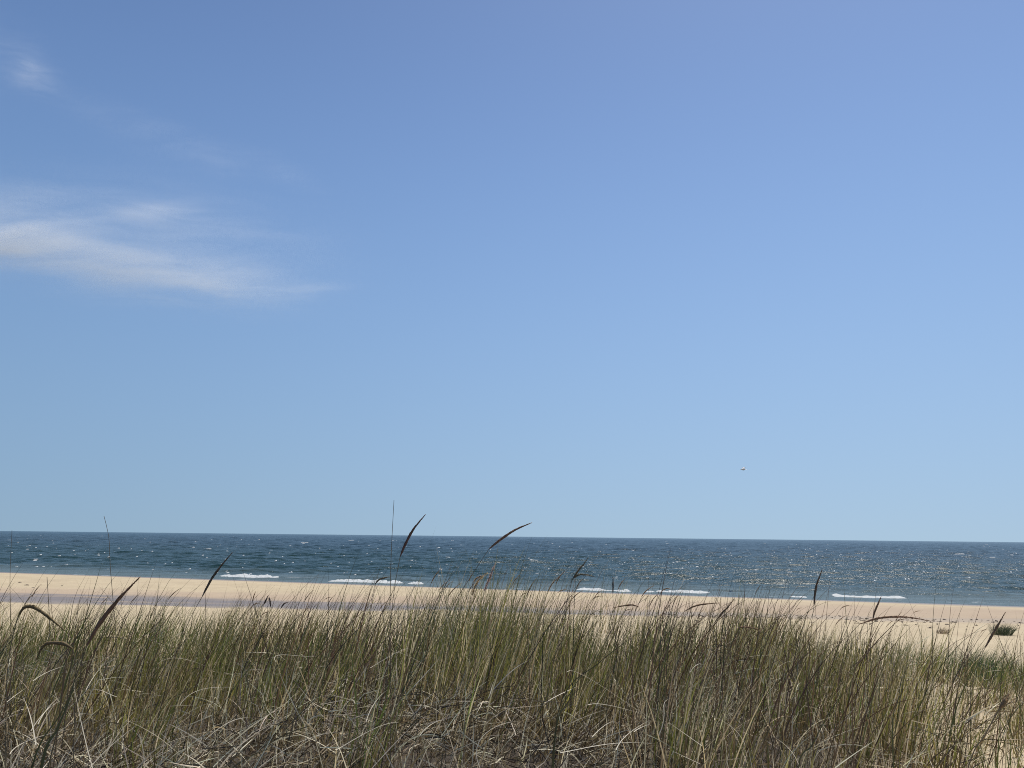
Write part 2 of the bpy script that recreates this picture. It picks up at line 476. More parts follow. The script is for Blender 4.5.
# fine upright stems and leaf tips that stand out above the tufts
def spec_tall(bag, base, th, rad, q, y, idx, nt_):
    n = len(base)
    L = (.64 + .50 * rng.random(n) ** 1.5) * (.58 + .42 * hmul(q))
    c = jit(n, (.115, .068, .042), .4); g_ = rng.random(n) < .3  # brown stems, backlit darkness painted into their colour
    c[g_] = jit(g_.sum(), (.085, .095, .034), .3)
    bag.add(*blades(base, L, wind_az(n, th, .4), R(5) + np.abs(rng.normal(R(11), R(8), n)), np.abs(rng.normal(R(26), R(18), n)), 1.8,
                    rng.uniform(.0040, .0066, n), jit(n, (.14, .10, .06)), c, c * .8, seg=9))
def dens_tall(q, y, x):
    return np.clip(.5 + .6 * vnoise(x * .9 + 2, y * .9, 77), .1, 1) * np.clip((back_edge(q) - y) / .8, 0, 1) * np.interp(q, [-.7, -.3, -.1, .1, .7], [.6, .6, 1, 1, .8])
grow(live, 1500, 3.6, 9.2, (2, 8), dens_tall, spec_tall)
tag(obj("dune_grass", live.mesh("dune_grass"), green_m), "tall olive green dune grass bending to the right on the dune top", "grass", kind="stuff")

# dead straw: standing broken blades and a matted layer between the tufts
dead = Bag()
n = 24000
x, y, q = scatter(n, 2.6, 7.6, power=1.2)
keep = rng.random(n) < np.clip(.5 + .9 * vnoise(x * 1.5, y * 1.5, 41), .06, 1) * np.interp(q, [-.7, .2, .45, .55, .7], [1, .9, .7, .6, .55])
x, y, q = x[keep], y[keep], q[keep]; n = len(x)
base = np.stack([x, y, ground_z(x, y)], -1)
kk = rng.random(n) < .45
c = jit(n, (.19, .14, .07), .5)
pale = rng.random(n) < .34; c[pale] = jit(pale.sum(), (.80, .68, .46), .1)
dead.add(*blades(base, rng.uniform(.12, .44, n), rng.normal(.2, 1.5, n), np.abs(rng.normal(R(16), R(16), n)), np.abs(rng.normal(R(30), R(30), n)), 1.3,
                 rng.uniform(.0030, .0060, n), c * .7, c, c, seg=8,
                 kink=(kk * rng.uniform(R(30), R(110), n), rng.uniform(.35, .8, n))))
# curled and lying straw
n = 28000
x, y, q = scatter(n, 2.75, 6.6, power=1.35)
keep = rng.random(n) < np.clip(.5 + 1.1 * vnoise(x * 1.9 + 4, y * 1.9, 43), .10, 1) * np.interp(q, [-.7, .25, .45, .55, .7], [1, .95, .6, .35, .3])
x, y, q = x[keep], y[keep], q[keep]; n = len(x)
mound = .04 + .30 * np.clip(vnoise(x * 1.4, y * 1.4, 47) + .4, 0, 1.4)
base = np.stack([x, y, ground_z(x, y) + mound * rng.random(n)], -1)
c = jit(n, (.15, .112, .055), .5)
pale = rng.random(n) < .46; c[pale] = jit(pale.sum(), (.80, .69, .49), .1)
dark = rng.random(n) < .25; c[dark] = jit(dark.sum(), (.07, .05, .035), .3)
fl = rng.random(n) < .3
az = rng.normal(.45, .75, n) + fl * math.pi
dead.add(*blades(base, rng.uniform(.06, .28, n), az, rng.normal(R(60), R(20), n), rng.normal(R(14), R(20), n), 1.2,
                 rng.uniform(.0026, .0054, n), c * .8, c, c * .95, seg=8,
                 kink=((rng.random(n) < .35) * rng.normal(0, R(45), n), rng.uniform(.3, .8, n))))

def ribbon_px(bag, pix, Y, w, c, dY=0.0, n=14):
    """one blade laid through picture points at forward distance Y"""
    pix = np.array(pix, float); tk = np.linspace(0, 1, len(pix)); tf = np.linspace(0, 1, n)
    # smooth through the points
    if len(pix) > 2:
        co = [np.polyfit(tk, pix[:, j], min(len(pix) - 1, 3)) for j in (0, 1)]
        fx, fy = np.polyval(co[0], tf), np.polyval(co[1], tf)
    else: fx, fy = np.interp(tf, tk, pix[:, 0]), np.interp(tf, tk, pix[:, 1])
    pts = np.array([pt(a, b, Y + dY * t_) for a, b, t_ in zip(fx, fy, tf)])
    d = np.gradient(pts, axis=0); d /= np.linalg.norm(d, axis=1, keepdims=True)
    nrm = np.array([.25, -.30, .9])
    s = np.cross(d, nrm); s /= np.linalg.norm(s, axis=1, keepdims=True)
    ww = w * np.clip(1 - tf ** 2.5, .12, 1)[:, None]
    fold = np.cross(s, d) * ww * .22
    V = np.stack([pts - s * ww / 2 + fold, pts, pts + s * ww / 2 + fold], 1).reshape(-1, 3)
    i = np.arange(n - 1) * 3
    Fq = np.concatenate([np.stack([i, i + 1, i + 4, i + 3], -1), np.stack([i + 1, i + 2, i + 5, i + 4], -1)])
    C = np.tile(np.array(c), (len(V), 1)) * (1 + .12 * np.sin(np.arange(len(V)) * 1.7))[:, None]
    bag.add(V, Fq, C)
ST = (.60, .53, .40); ST2 = (.46, .39, .27)
for pix, Y_, w, c in [
    ([(93, 770), (82, 726), (73, 681)], 2.3, .0045, ST),
    ([(36, 745), (30, 715), (22, 696)], 2.3, .005, ST),
    ([(104, 690), (86, 715)], 2.5, .003, ST2),
    ([(117, 697), (105, 692), (92, 690), (70, 700)], 2.5, .0045, ST),
    ([(31, 731), (45, 712), (60, 701)], 2.4, .0045, ST), ([(38, 724), (48, 708), (60, 697)], 2.4, .004, ST),
    ([(10, 754), (30, 740), (76, 728)], 2.35, .005, ST), ([(7, 702), (16, 695), (26, 688)], 2.5, .004, ST),
    ([(86, 690), (95, 675), (107, 660)], 2.6, .0035, ST), ([(54, 690), (58, 701), (61, 704)], 2.5, .003, ST),
    ([(33, 681), (48, 672), (65, 666)], 2.7, .004, ST), ([(90, 768), (112, 745), (144, 720)], 2.4, .005, ST),
    ([(335, 750), (350, 742), (378, 727), (402, 724)], 2.5, .005, ST), ([(366, 722), (374, 704), (387, 690)], 2.6, .0045, ST),
    ([(372, 722), (355, 716), (330, 715), (296, 723)], 2.6, .004, ST2), ([(256, 770), (300, 742), (340, 732)], 2.4, .004, ST),
    ([(567, 672), (590, 679), (630, 705), (662, 724)], 2.7, .0042, ST2), ([(588, 705), (607, 705), (642, 714)], 2.7, .005, ST),
    ([(560, 753), (590, 747), (620, 743), (655, 744)], 2.5, .005, ST), ([(616, 750), (627, 735), (650, 720)], 2.5, .005, ST),
    ([(659, 735), (664, 715), (664, 704), (671, 698)], 2.7, .004, ST), ([(700, 764), (670, 750)], 2.5, .005, ST),
    ([(702, 746), (668, 722)], 2.6, .004, ST), ([(650, 648), (672, 668), (700, 690)], 3.2, .003, ST2),
    ([(592, 737), (604, 726), (614, 721)], 2.6, .004, ST), ([(634, 732), (640, 728), (650, 724)], 2.6, .005, ST),
    ([(690, 672), (705, 667), (714, 705)], 3.0, .0035, ST), ([(745, 745), (733, 728), (712, 716)], 2.7, .003, ST2),
    ([(370, 668), (380, 662), (400, 651), (410, 651)], 3.1, .0035, ST), ([(394, 652), (430, 668), (495, 715)], 3.1, .0025, ST2),
    ([(480, 768), (480, 740), (500, 725), (520, 722)], 2.5, .004, ST), ([(420, 735), (432, 724), (445, 720)], 2.6, .0035, ST),
    ([(276, 662), (280, 655), (300, 656), (316, 656)], 3.2, .003, ST), ([(158, 664), (175, 658), (195, 662), (210, 668)], 3.2, .003, ST2),
    ([(835, 768), (850, 757), (878, 738)], 2.6, .007, (.42, .40, .27)), ([(800, 770), (790, 750), (770, 735)], 2.6, .005, ST2),
    ([(452, 640), (445, 612), (440, 601)], 3.4, .004, ST2), ([(486, 640), (490, 690), (482, 735)], 2.9, .004, ST2),
    ([(858, 678), (840, 690), (825, 712)], 2.9, .004, (.34, .33, .20)), ([(140, 768), (170, 742), (215, 731), (256, 726)], 2.4, .004, ST2),
    ([(205, 740), (230, 722), (252, 718)], 2.5, .004, ST), ([(180, 705), (200, 690), (235, 688)], 2.6, .003, ST)]:
    ribbon_px(dead, pix, Y_, w * .55, c, dY=.12)
tag(obj("dead_straw", dead.mesh("dead_straw"), straw_m), "bleached dead grass blades matted and broken among the green tufts", "dry grass", kind="stuff")

# ------------------------------------------------------------------ seed stalks (things)
def smooth_path(pts, n):
    pts = np.array(pts, float)
    d = np.r_[0, np.cumsum(np.linalg.norm(np.diff(pts, axis=0), axis=1))]; d /= d[-1]
    tf = np.linspace(0, 1, n)
    # Catmull-Rom through the points
    out_ = []
    for t_ in tf:
        i = min(np.searchsorted(d, t_, side='right') - 1, len(pts) - 2)
        a = (t_ - d[i]) / (d[i + 1] - d[i])
        p0 = pts[max(i - 1, 0)]; p1 = pts[i]; p2 = pts[i + 1]; p3 = pts[min(i + 2, len(pts) - 1)]
        out_.append(.5 * ((2 * p1) + (-p0 + p2) * a + (2 * p0 - 5 * p1 + 4 * p2 - p3) * a * a + (-p0 + 3 * p1 - 3 * p2 + p3) * a ** 3))
    return np.array(out_)

def tube(path, rad, ns=6):
    n = len(path)
    d = np.gradient(path, axis=0); d /= np.linalg.norm(d, axis=1, keepdims=True)
    ref = np.array([.31, -.93, .17])
    a = np.cross(d, ref); a /= np.linalg.norm(a, axis=1, keepdims=True); b = np.cross(d, a)
    th = np.arange(ns) / ns * 6.283
    V = path[:, None] + rad[:, None, None] * (np.cos(th)[None, :, None] * a[:, None] + np.sin(th)[None, :, None] * b[:, None])
    i = np.arange(n - 1)[:, None] * ns; j = np.arange(ns)[None]
    Fq = np.stack([i + j, i + (j + 1) % ns, i + ns + (j + 1) % ns, i + ns + j], -1).reshape(-1, 4)
    return V.reshape(-1, 3), Fq, (d, a, b)

def stem_mesh(path, r0, r1, c0=(.20, .155, .085), c1=(.17, .125, .07)):
    t_ = np.linspace(0, 1, len(path))
    V, Fq, _ = tube(path, r0 + (r1 - r0) * t_)
    c = np.array(c0)[None] * (1 - t_[:, None]) + np.array(c1)[None] * t_[:, None]
    return mesh_np("stem", V, Fq, colors=np.repeat(c, 6, 0))

def head_mesh(path, rmax, seed, tint=(.155, .105, .062), loose=1.0, count=None):
    """a dense spike of overlapping pointed scales round a thin core"""
    g_ = np.random.default_rng(seed); tint = tuple(min(.5, v * 1.55) for v in tint)
    n = len(path); t_ = np.linspace(0, 1, n)
    prof = np.clip(np.sin(np.pi * (t_ * .97 + .015) ** .68), 0, 1) ** 1.15
    wob = 1 + .07 * np.sin(t_ * 19 + seed) + .05 * np.sin(t_ * 37 + seed * 2)
    rad = rmax * (prof * wob * .78 + .05)
    V, Fq, (d, a, b) = tube(path, rad * .8, 8)
    C = np.tile(np.array(tint) * 1.5, (len(V), 1))
    L = np.linalg.norm(np.diff(path, axis=0), axis=1).sum()
    cnt = count or int(L * 1500)
    Vs = [V]; Cs = [C]; Fs = [Fq]; k = len(V)
    for i in range(cnt):
        u = g_.random() ** .95 * (n - 1.01); i0 = int(u); f = u - i0
        p = path[i0] * (1 - f) + path[i0 + 1] * f; rr = rad[i0] * (1 - f) + rad[i0 + 1] * f
        th = g_.random() * 6.283
        o = a[i0] * math.cos(th) + b[i0] * math.sin(th)
        side = np.cross(d[i0], o)
        ln = g_.uniform(.009, .014) * (.45 + .55 * min(1, rr / rmax * 1.3)); wd = ln * .15
        q0 = p + o * rr * .55; q2 = p + d[i0] * ln + o * (rr * .55 + ln * .13 * loose)
        q1 = (q0 + q2) / 2 + o * wd * .6
        Vs.append(np.array([q0, q1 - side * wd, q2, q1 + side * wd])); Fs.append(np.array([[k, k + 1, k + 2, k + 3]])); k += 4
        c = np.array(tint) * g_.uniform(1.2, 2.8)
        if g_.random() < .22: c = np.array((.34, .26, .15)) * g_.uniform(.7, 1.1)
        Cs.append(np.tile(c, (4, 1)))
    return mesh_np("seed_head", np.concatenate(Vs), np.concatenate(Fs), colors=np.concatenate(Cs))

def leaf_mesh(path, w, c):
    n = len(path); t_ = np.linspace(0, 1, n)
    d = np.gradient(path, axis=0); d /= np.linalg.norm(d, axis=1, keepdims=True)
    s = np.cross(d, np.array([.2, -.9, .35])); s /= np.linalg.norm(s, axis=1, keepdims=True)
    ww = (w * np.clip(1 - t_ ** 2.4, .06, 1))[:, None]; fold = np.cross(s, d) * ww * .3
    V = np.stack([path - s * ww / 2 + fold, path, path + s * ww / 2 + fold], 1).reshape(-1, 3)
    i = np.arange(n - 1) * 3
    Fq = np.concatenate([np.stack([i, i + 1, i + 4, i + 3], -1), np.stack([i + 1, i + 2, i + 5, i + 4], -1)])
    return mesh_np("leaf", V, Fq, colors=np.tile(np.array(c), (len(V), 1)))

GRP = "seed stalks standing above the dune grass"
def stalk(label, Y, stem_px, head_px=None, rmax=.007, seed=0, tint=(.155, .105, .062), r=(.0016, .0009), dY=0.0, loose=1.0, name="seed_stalk", cat="seed stalk", lean=None, group=GRP):
    """a stalk through picture points: the last stem point is where the seed head begins; it is rooted in the sand"""
    sp = [pt(a, b, Y) for a, b in stem_px]
    lo = sp[0]; dirn = (sp[1] - sp[0])
    gz = float(ground_z(lo.x, lo.y))
    kx = dirn.x / max(abs(dirn.z), .05) * .55
    root = Vector((lo.x - kx * (lo.z - gz), lo.y, gz - .01)) if lo.z > gz + .02 else lo
    root.z = float(ground_z(root.x, root.y)) - .01
    path = [root] + sp if lo.z > gz + .02 else sp
    e = empty(name, root)
    o0 = np.array(root)
    P_ = smooth_path([np.array(p) - o0 for p in path], 26)
    obj("stem", stem_mesh(P_, *r), stem_m, e)
    if head_px:
        hp = [sp[-1]] + [pt(a, b, Y + dY * (i + 1) / len(head_px)) for i, (a, b) in enumerate(head_px)]
        H_ = smooth_path([np.array(p) - o0 for p in hp], 30)
        obj("seed_head", head_mesh(H_, rmax, seed, tint, loose), head_m, e)
    tag(e, label, cat, group)
    return e

D1 = (.14, .088, .058)
stalk("big dark brown seed head slanting up to the right over the beach at the left", 2.3, [(48, 768), (68, 700), (87, 646)], [(98, 626), (118, 600), (139, 578)], .0085, 1, D1, r=(.0022, .0013))
stalk("arched drooping seed head at the left edge, the higher of the two arched ones", 2.7, [(5, 768), (7, 680), (12, 640), (18, 617)], [(24, 608), (33, 607), (46, 615), (64, 630)], .0082, 2, (.115, .088, .045), r=(.0018, .0012))
stalk("arched drooping seed head pointing left, the lower of the two arched ones", 2.7, [(73, 768), (75, 700), (75, 665), (73, 649)], [(64, 644), (50, 643), (43, 647), (36, 660)], .0086, 3, (.115, .085, .045), r=(.0018, .0012))
stalk("long thin dark seed head slanting across the short white breaker", 3.2, [(165, 690), (186, 628), (202, 597)], [(211, 580), (221, 566), (232, 553)], .0058, 4, (.075, .062, .05), r=(.0016, .001))
stalk("dark seed head pointing steeply up against the sky beside the tallest stem", 3.4, [(386, 690), (391, 620), (395, 585), (400, 557)], [(405, 545), (413, 530), (425, 515)], .0078, 5, (.10, .06, .05), r=(.0016, .001))
stalk("seed head bowed over to the right against the horizon at the centre", 3.4, [(430, 670), (450, 612), (470, 578), (489, 549)], [(500, 540), (515, 530), (531, 523)], .0075, 6, (.13, .085, .06), r=(.0016, .001))
stalk("tallest bare stem rising into the sky left of the centre seed heads", 2.9, [(391, 700), (390, 620), (391, 560), (394, 500)], None, r=(.0019, .0008), name="bare_stalk", cat="grass stalk")
stalk("thin pale stem with a slender tip crossing the horizon at the left", 3.3, [(117, 660), (113, 600), (110, 563), (109, 538), (104, 516)], None, r=(.0014, .0009), name="bare_stalk", cat="grass stalk")
stalk("fine upright bare stem nearest the left edge of the picture", 3.0, [(10, 700), (11, 640), (10, 580), (12, 530)], None, r=(.0013, .0006), name="bare_stalk", cat="grass stalk")
stalk("dark bare stem standing in front of the damp sand band at the left", 3.4, [(50, 690), (50, 640), (49, 610), (47, 577)], None, r=(.0018, .0010), name="bare_stalk", cat="grass stalk")
stalk("green tinged seed head slanting right before the sea, right of the centre", 4.2, [(553, 690), (562, 625), (572, 580)], [(578, 571), (583, 565), (588, 558)], .0062, 10, (.10, .085, .055), r=(.0015, .001))
stalk("small drooping seed head bent flat to the right before the sea", 4.2, [(558, 680), (566, 610), (572, 579)], [(579, 575), (587, 575), (595, 577)], .0050, 11, (.10, .085, .055), r=(.0014, .0009))
stalk("upright dark spike standing in front of the thin breakers at the waterline", 4.6, [(613, 660), (613, 620), (613, 593)], [(613, 587), (613, 581), (613, 576)], .0062, 12, (.07, .055, .05), r=(.0010, .0007), loose=.2)
stalk("upright brown seed head left of the tall ragged breaker", 3.6, [(808, 690), (811, 630), (814, 606)], [(815, 594), (817, 584), (822, 570)], .0062, 13, (.085, .06, .045), r=(.0013, .001))
stalk("short upright seed head below the tall ragged breaker", 4.0, [(868, 690), (871, 640), (873, 619)], [(875, 611), (878, 604), (881, 597)], .0055, 14, (.12, .075, .05), r=(.0013, .0009))
stalk("leaning dark seed head beside the dark beach tuft at the right", 3.4, [(972, 690), (979, 662), (985, 648)], [(991, 637), (998, 625), (1005, 613)], .0056, 15, (.10, .07, .05), r=(.0014, .001))
stalk("stalk with a frayed brown knot at its tip over the sunlit sand", 2.6, [(968, 768), (985, 735), (1000, 708)], [(1003, 704), (1006, 699), (1009, 695)], .0105, 16, (.12, .085, .05), r=(.0022, .0016), loose=2.4)
stalk("small arched seed head beside the foot of the tallest stem", 4.2, [(360, 690), (370, 610), (375, 584)], [(379, 580), (384, 578), (390, 577)], .0050, 17, (.09, .075, .05), r=(.0014, .0009))
stalk("fuzzy purple brown seed plume at the thickest grass of the centre", 4.4, [(468, 690), (478, 620), (484, 592)], [(487, 584), (490, 577), (495, 564)], .0040, 18, (.20, .15, .13), r=(.0010, .0007), loose=5)
stalk("fuzzy olive seed plume just left of the purple brown one", 4.4, [(458, 690), (466, 625), (472, 596)], [(475, 587), (479, 580), (487, 573)], .0038, 19, (.18, .14, .085), r=(.0010, .0007), loose=5)
stalk("arched seed head drooping left over the sand right of the centre", 4.4, [(645, 690), (643, 630), (639, 607)], [(632, 605), (622, 606), (613, 608)], .0048, 20, (.13, .085, .055), r=(.0014, .0009))
stalk("straight seed head leaning far right below the glittering sea", 4.2, [(690, 690), (702, 640), (715, 622)], [(722, 613), (728, 607), (734, 599)], .0050, 21, (.13, .09, .06), r=(.0014, .0009))
stalk("long drooping seed head lying almost level before the upper beach", 4.0, [(640, 700), (662, 640), (685, 611)], [(695, 606), (706, 604), (718, 603)], .0045, 22, (.14, .095, .06), r=(.0014, .0009))
stalk("nearly level brown seed head arching right over the wrack line", 3.4, [(838, 690), (848, 640), (860, 624)], [(880, 618), (905, 617), (930, 621)], .0050, 23, (.14, .09, .06), r=(.0015, .001))
stalk("small nodding seed head between the beach and the grass, right of the centre", 4.2, [(742, 690), (736, 640), (737, 628)], [(744, 627), (753, 628), (760, 630)], .0040, 24, (.14, .09, .06), r=(.0013, .0008))
for k, (lab, hp, st) in enumerate([
    ("left upright member of the row of small dark seed heads before the damp sand", [(266, 600), (268, 596)], [(258, 660), (261, 610), (264, 604)]),
    ("hanging middle member of the row of small dark seed heads before the damp sand", [(270, 601), (271, 608)], [(266, 670), (268, 600), (269, 597)]),
    ("right nodding member of the row of small dark seed heads before the damp sand", [(284, 604), (288, 602)], [(276, 660), (279, 615), (281, 608)])]):
    stalk(lab, 4.8, st, hp, .0060, 30 + k, (.085, .06, .05), r=(.0011, .0009))

# broad dark leaves that stand out one by one
def leaf(label, Y, pix, w, c, dY=0.0, group="broad leaves standing out of the grass"):
    pts = [pt(a, b, Y + dY * i / max(1, len(pix) - 1)) for i, (a, b) in enumerate(pix)]
    root = pts[0].copy(); gz = float(ground_z(root.x, root.y)) - .01
    if root.z > gz + .03:
        root = Vector((root.x - (pts[1].x - root.x) * .3, root.y, gz)); pts = [root] + pts
    P_ = smooth_path([np.array(p) - np.array(root) for p in pts], 26)
    me = leaf_mesh(P_, w, c); me.name = "grass_leaf"
    o = obj("grass_leaf", me, green_m); o.location = root
    tag(o, label, "grass leaf", group)
DG = (.055, .062, .030); BR = (.115, .078, .05)
leaf("broad dark green leaf rising at the lower left corner", 2.0, [(40, 775), (58, 728), (72, 692), (79, 655)], .011, DG)
leaf("second broad dark green leaf at the lower left, bending under the slanting seed head", 2.1, [(30, 775), (60, 715), (84, 672), (86, 668)], .007, DG)
leaf("long straight dark leaf slanting right across the grass below the glittering sea", 2.9, [(560, 705), (600, 662), (640, 632), (668, 614)], .0045, (.06, .055, .03))
leaf("dark leaf slanting right, in the lower half of the grass at the centre right", 2.9, [(556, 730), (572, 690), (598, 655), (622, 628)], .004, DG)
leaf("dark brown leaf leaning right, the thicker of the two below the ragged breaker", 2.9, [(852, 690), (866, 655), (890, 628), (916, 605)], .0062, BR)
leaf("dark brown leaf leaning right, the thinner of the two below the ragged breaker", 3.0, [(846, 690), (860, 660), (880, 640), (905, 622)], .0045, BR)
leaf("upright dark leaf crossing the right part of the grass", 2.7, [(892, 735), (898, 700), (903, 668), (906, 645)], .0055, DG)
leaf("slanting dark stem like leaf in the lower right of the grass", 2.5, [(798, 770), (812, 745), (832, 708), (856, 680)], .0055, DG)
leaf("short dark leaf pointing up right at the left, longest of the three over the beach", 3.2, [(68, 640), (74, 600), (82, 582), (91, 567)], .0042, (.10, .075, .05))
leaf("short dark leaf at the left, middle one of the three over the beach", 3.2, [(74, 640), (80, 600), (85, 586), (90, 575)], .0040, (.10, .075, .05))
leaf("short dark leaf at the left, most upright of the three over the beach", 3.2, [(84, 640), (88, 598), (90, 586), (91, 577)], .0036, (.10, .075, .05))
leaf("brown leaf bowed over to the right behind the big slanting seed head", 3.0, [(70, 640), (84, 603), (95, 593), (107, 587)], .0040, BR)

# the many thin seed stalks above the grass: three kinds, copied
def proto_stalk(kind):
    g_ = np.random.default_rng(60 + kind)
    hgt_ = .80
    bend = (.22, .34, .14)[kind]
    p = [np.array((bend * t_ ** 2 * .8, .02 * math.sin(t_ * 3), hgt_ * t_)) for t_ in np.linspace(0, 1, 6)]
    P_ = smooth_path(p, 22)
    d = P_[-1] - P_[-2]; d /= np.linalg.norm(d)
    hp = [P_[-1]]; drop = (.5, 2.0, .15)[kind]
    for i in range(4):
        d = d + np.array((.16, 0, -.10 * drop)); d /= np.linalg.norm(d); hp.append(hp[-1] + d * (.030, .028, .034)[kind])
    e = empty("seed_stalk", (0, 0, 0))
    obj("stem", stem_mesh(P_, .0013, .0008), stem_m, e)
    obj("seed_head", head_mesh(smooth_path(hp, 16), (.0036, .0036, .0032)[kind], 70 + kind, (.19, .13, .08), 1.2, 130), head_m, e)
    return e
protos = [proto_stalk(k) for k in range(3)]
used = [False] * 3
g = np.random.default_rng(5)
def dup(root):
    r_ = root.copy(); col.objects.link(r_)
    for ch in root.children:
        c_ = ch.copy(); col.objects.link(c_); c_.parent = r_
    return r_
for k in range(58):
    kind = int(g.integers(0, 3))
    px = g.choice([g.uniform(20, 380), g.uniform(390, 640), g.uniform(600, 980)], p=[.27, .38, .35])
    Y_ = g.uniform(4.6, 7.8)
    tip_y = float(np.interp(px, [0, 380, 450, 560, 700, 860, 1000], [602, 597, 578, 582, 600, 606, 622])) + g.normal(0, 8)
    p = pt(px, tip_y, Y_)
    gz = float(ground_z(p.x, Y_))
    s_ = max(.55, (p.z - gz) / .86)
    o = protos[kind] if not used[kind] else dup(protos[kind]); used[kind] = True
    o.location = (p.x - .2 * s_, Y_, gz - .01); o.scale = (s_, s_, s_)
    o.rotation_euler = (g.normal(0, .05), g.normal(.04, .08), g.normal(0, .5))
    tag(o, "thin brown seed stalk among the many rising above the grass tops", "seed stalk", "many thin seed stalks above the grass tops")

# ------------------------------------------------------------------ things on the beach
def ground_hit(px, py):
    d = M3 @ Vector(((px - 512) / F, -(py - 384) / F, -1.0)); d.normalize()
    s_ = 3.0
    while s_ < 200:
        p = Vector((0, 0, EYE)) + d * s_
        if p.z < float(ground_z(p.x, p.y)): return p
        s_ += .05 if s_ < 20 else .2
    return p
def tuft(name, label, cat, px, py, n_, L, w, c, spread, lean, colr2=None):
    p = ground_hit(px, py)
    th = rng.random(n_) * 6.283; rad = spread * rng.random(n_) ** .6
    base = np.stack([rad * np.cos(th), rad * np.sin(th), np.zeros(n_)], -1)
    base[:, 2] = ground_z(base[:, 0] + p.x, base[:, 1] + p.y) - float(ground_z(p.x, p.y)) - .02
    az = np.arctan2(np.sin(th), np.cos(th) + lean)
    cb = jit(n_, c, .25)
    b_ = Bag(); b_.add(*blades(base, rng.uniform(.5, 1, n_) * L, az, R(8) + rad / spread * R(28), np.abs(rng.normal(R(28), R(16), n_)), 1.4,
                               np.full(n_, w), cb, cb, cb * .9))
    o = obj(name, b_.mesh(name), green_m); o.location = (p.x, p.y, float(ground_z(p.x, p.y)))
    return tag(o, label, cat)
tuft("grass_tuft", "dark green tuft of grass alone on the upper beach at the right edge", "grass tuft", 1001, 635, 420, .66, .012, (.07, .085, .045), .40, 1.0)
tuft("dry_tuft", "brown dry bushy tuft leaning right by the wrack line", "grass tuft", 942, 634, 150, .42, .009, (.27, .20, .125), .24, 1.6)

weed_m, t, out = nt("dried_seaweed")
geo = t.nodes.new("ShaderNodeNewGeometry")
bs = t.nodes.new("ShaderNodeBsdfPrincipled"); bs.inputs["Roughness"].default_value = .9
t.links.new(mixc(t, maprange(t, noise(t, geo.outputs["Position"], 14, 4, .7), .35, .65), (.08, .058, .043), (.18, .135, .10)), bs.inputs["Base Color"])
t.links.new(bs.outputs[0], out.inputs[0])
def clump(L, W, H, seed):
    nu, nv = 18, 12
    u = np.linspace(0, 2 * math.pi, nu, endpoint=False); v = np.linspace(0, 1, nv)
    U, V = np.meshgrid(u, v, indexing='ij')
    rr = np.cos(V * math.pi / 2) * (1 + .4 * vnoise(np.cos(U) * 2 + seed, np.sin(U) * 2, seed))
    z = np.sin(V * math.pi / 2) * H * (1 + .6 * vnoise(np.cos(U) * 3 * rr + seed, np.sin(U) * 3 * rr, seed + 1)) - .03
    Vt = np.stack([np.cos(U) * rr * L / 2, np.sin(U) * rr * W / 2, z], -1).reshape(-1, 3)
    i = np.arange(nu)[:, None]; j = np.arange(nv - 1)[None]
    Fq = np.stack([i * nv + j, ((i + 1) % nu) * nv + j, ((i + 1) % nu) * nv + j + 1, i * nv + j + 1], -1).reshape(-1, 4)
    return Vt, Fq
for k, (px, py, L, lab) in enumerate([
    (20, 582.5, .26, "small dark seaweed clump on the beach, furthest left of three near the left edge"),
    (27, 585.5, .36, "largest dark seaweed clump of three on the beach near the left edge"),
    (33, 588, .26, "small dark seaweed clump of three near the left edge, closest to the damp band"),
    (62, 585.5, .17, "lone tiny dark seaweed clump on the beach above the damp band")]):
    p = ground_hit(px, py)
    V_, Fq = clump(L, L * .7, .03 + L * .12, 200 + k)
    o = obj("seaweed_clump", mesh_np("seaweed_clump", V_, Fq), weed_m); o.location = (p.x, p.y, float(ground_z(p.x, p.y)))
    tag(o, lab, "seaweed", "dark seaweed clumps on the beach")
# the wrack line: countless scraps in a broken band
VV = []; FF = []; nb = 0
g = np.random.default_rng(19)
for k in range(420):
    px = g.uniform(690, 1100) if g.random() < .8 else g.uniform(560, 760)
    py = float(np.interp(px, [560, 700, 860, 930, 1024, 1100], [613, 616, 619, 621, 623, 625])) + g.normal(0, 1.2) + (g.random() < .3) * g.uniform(0, 7)
    if vnoise(np.array([px * .03]), np.array([0.0]), 9)[0] < -.25 and g.random() < .7: continue
    p = ground_hit(px, py)
    L = g.uniform(.04, .14)
    V_, Fq = clump(L * 1.6, L * .8, .03 + L * .2, 300 + k)
    a = g.random() * .8 - .4; ca_, sa_ = math.cos(a), math.sin(a)
    x_ = V_[:, 0] * ca_ - V_[:, 1] * sa_; y_ = V_[:, 0] * sa_ + V_[:, 1] * ca_
    V_ = np.stack([x_ + p.x, y_ + p.y, V_[:, 2] + float(ground_z(p.x, p.y))], -1)
    VV.append(V_); FF.append(Fq + nb); nb += len(V_)
tag(obj("wrack_line", mesh_np("wrack_line", np.concatenate(VV), np.concatenate(FF)), weed_m), "broken line of dark dried seaweed scraps on the upper beach", "seaweed", kind="stuff")

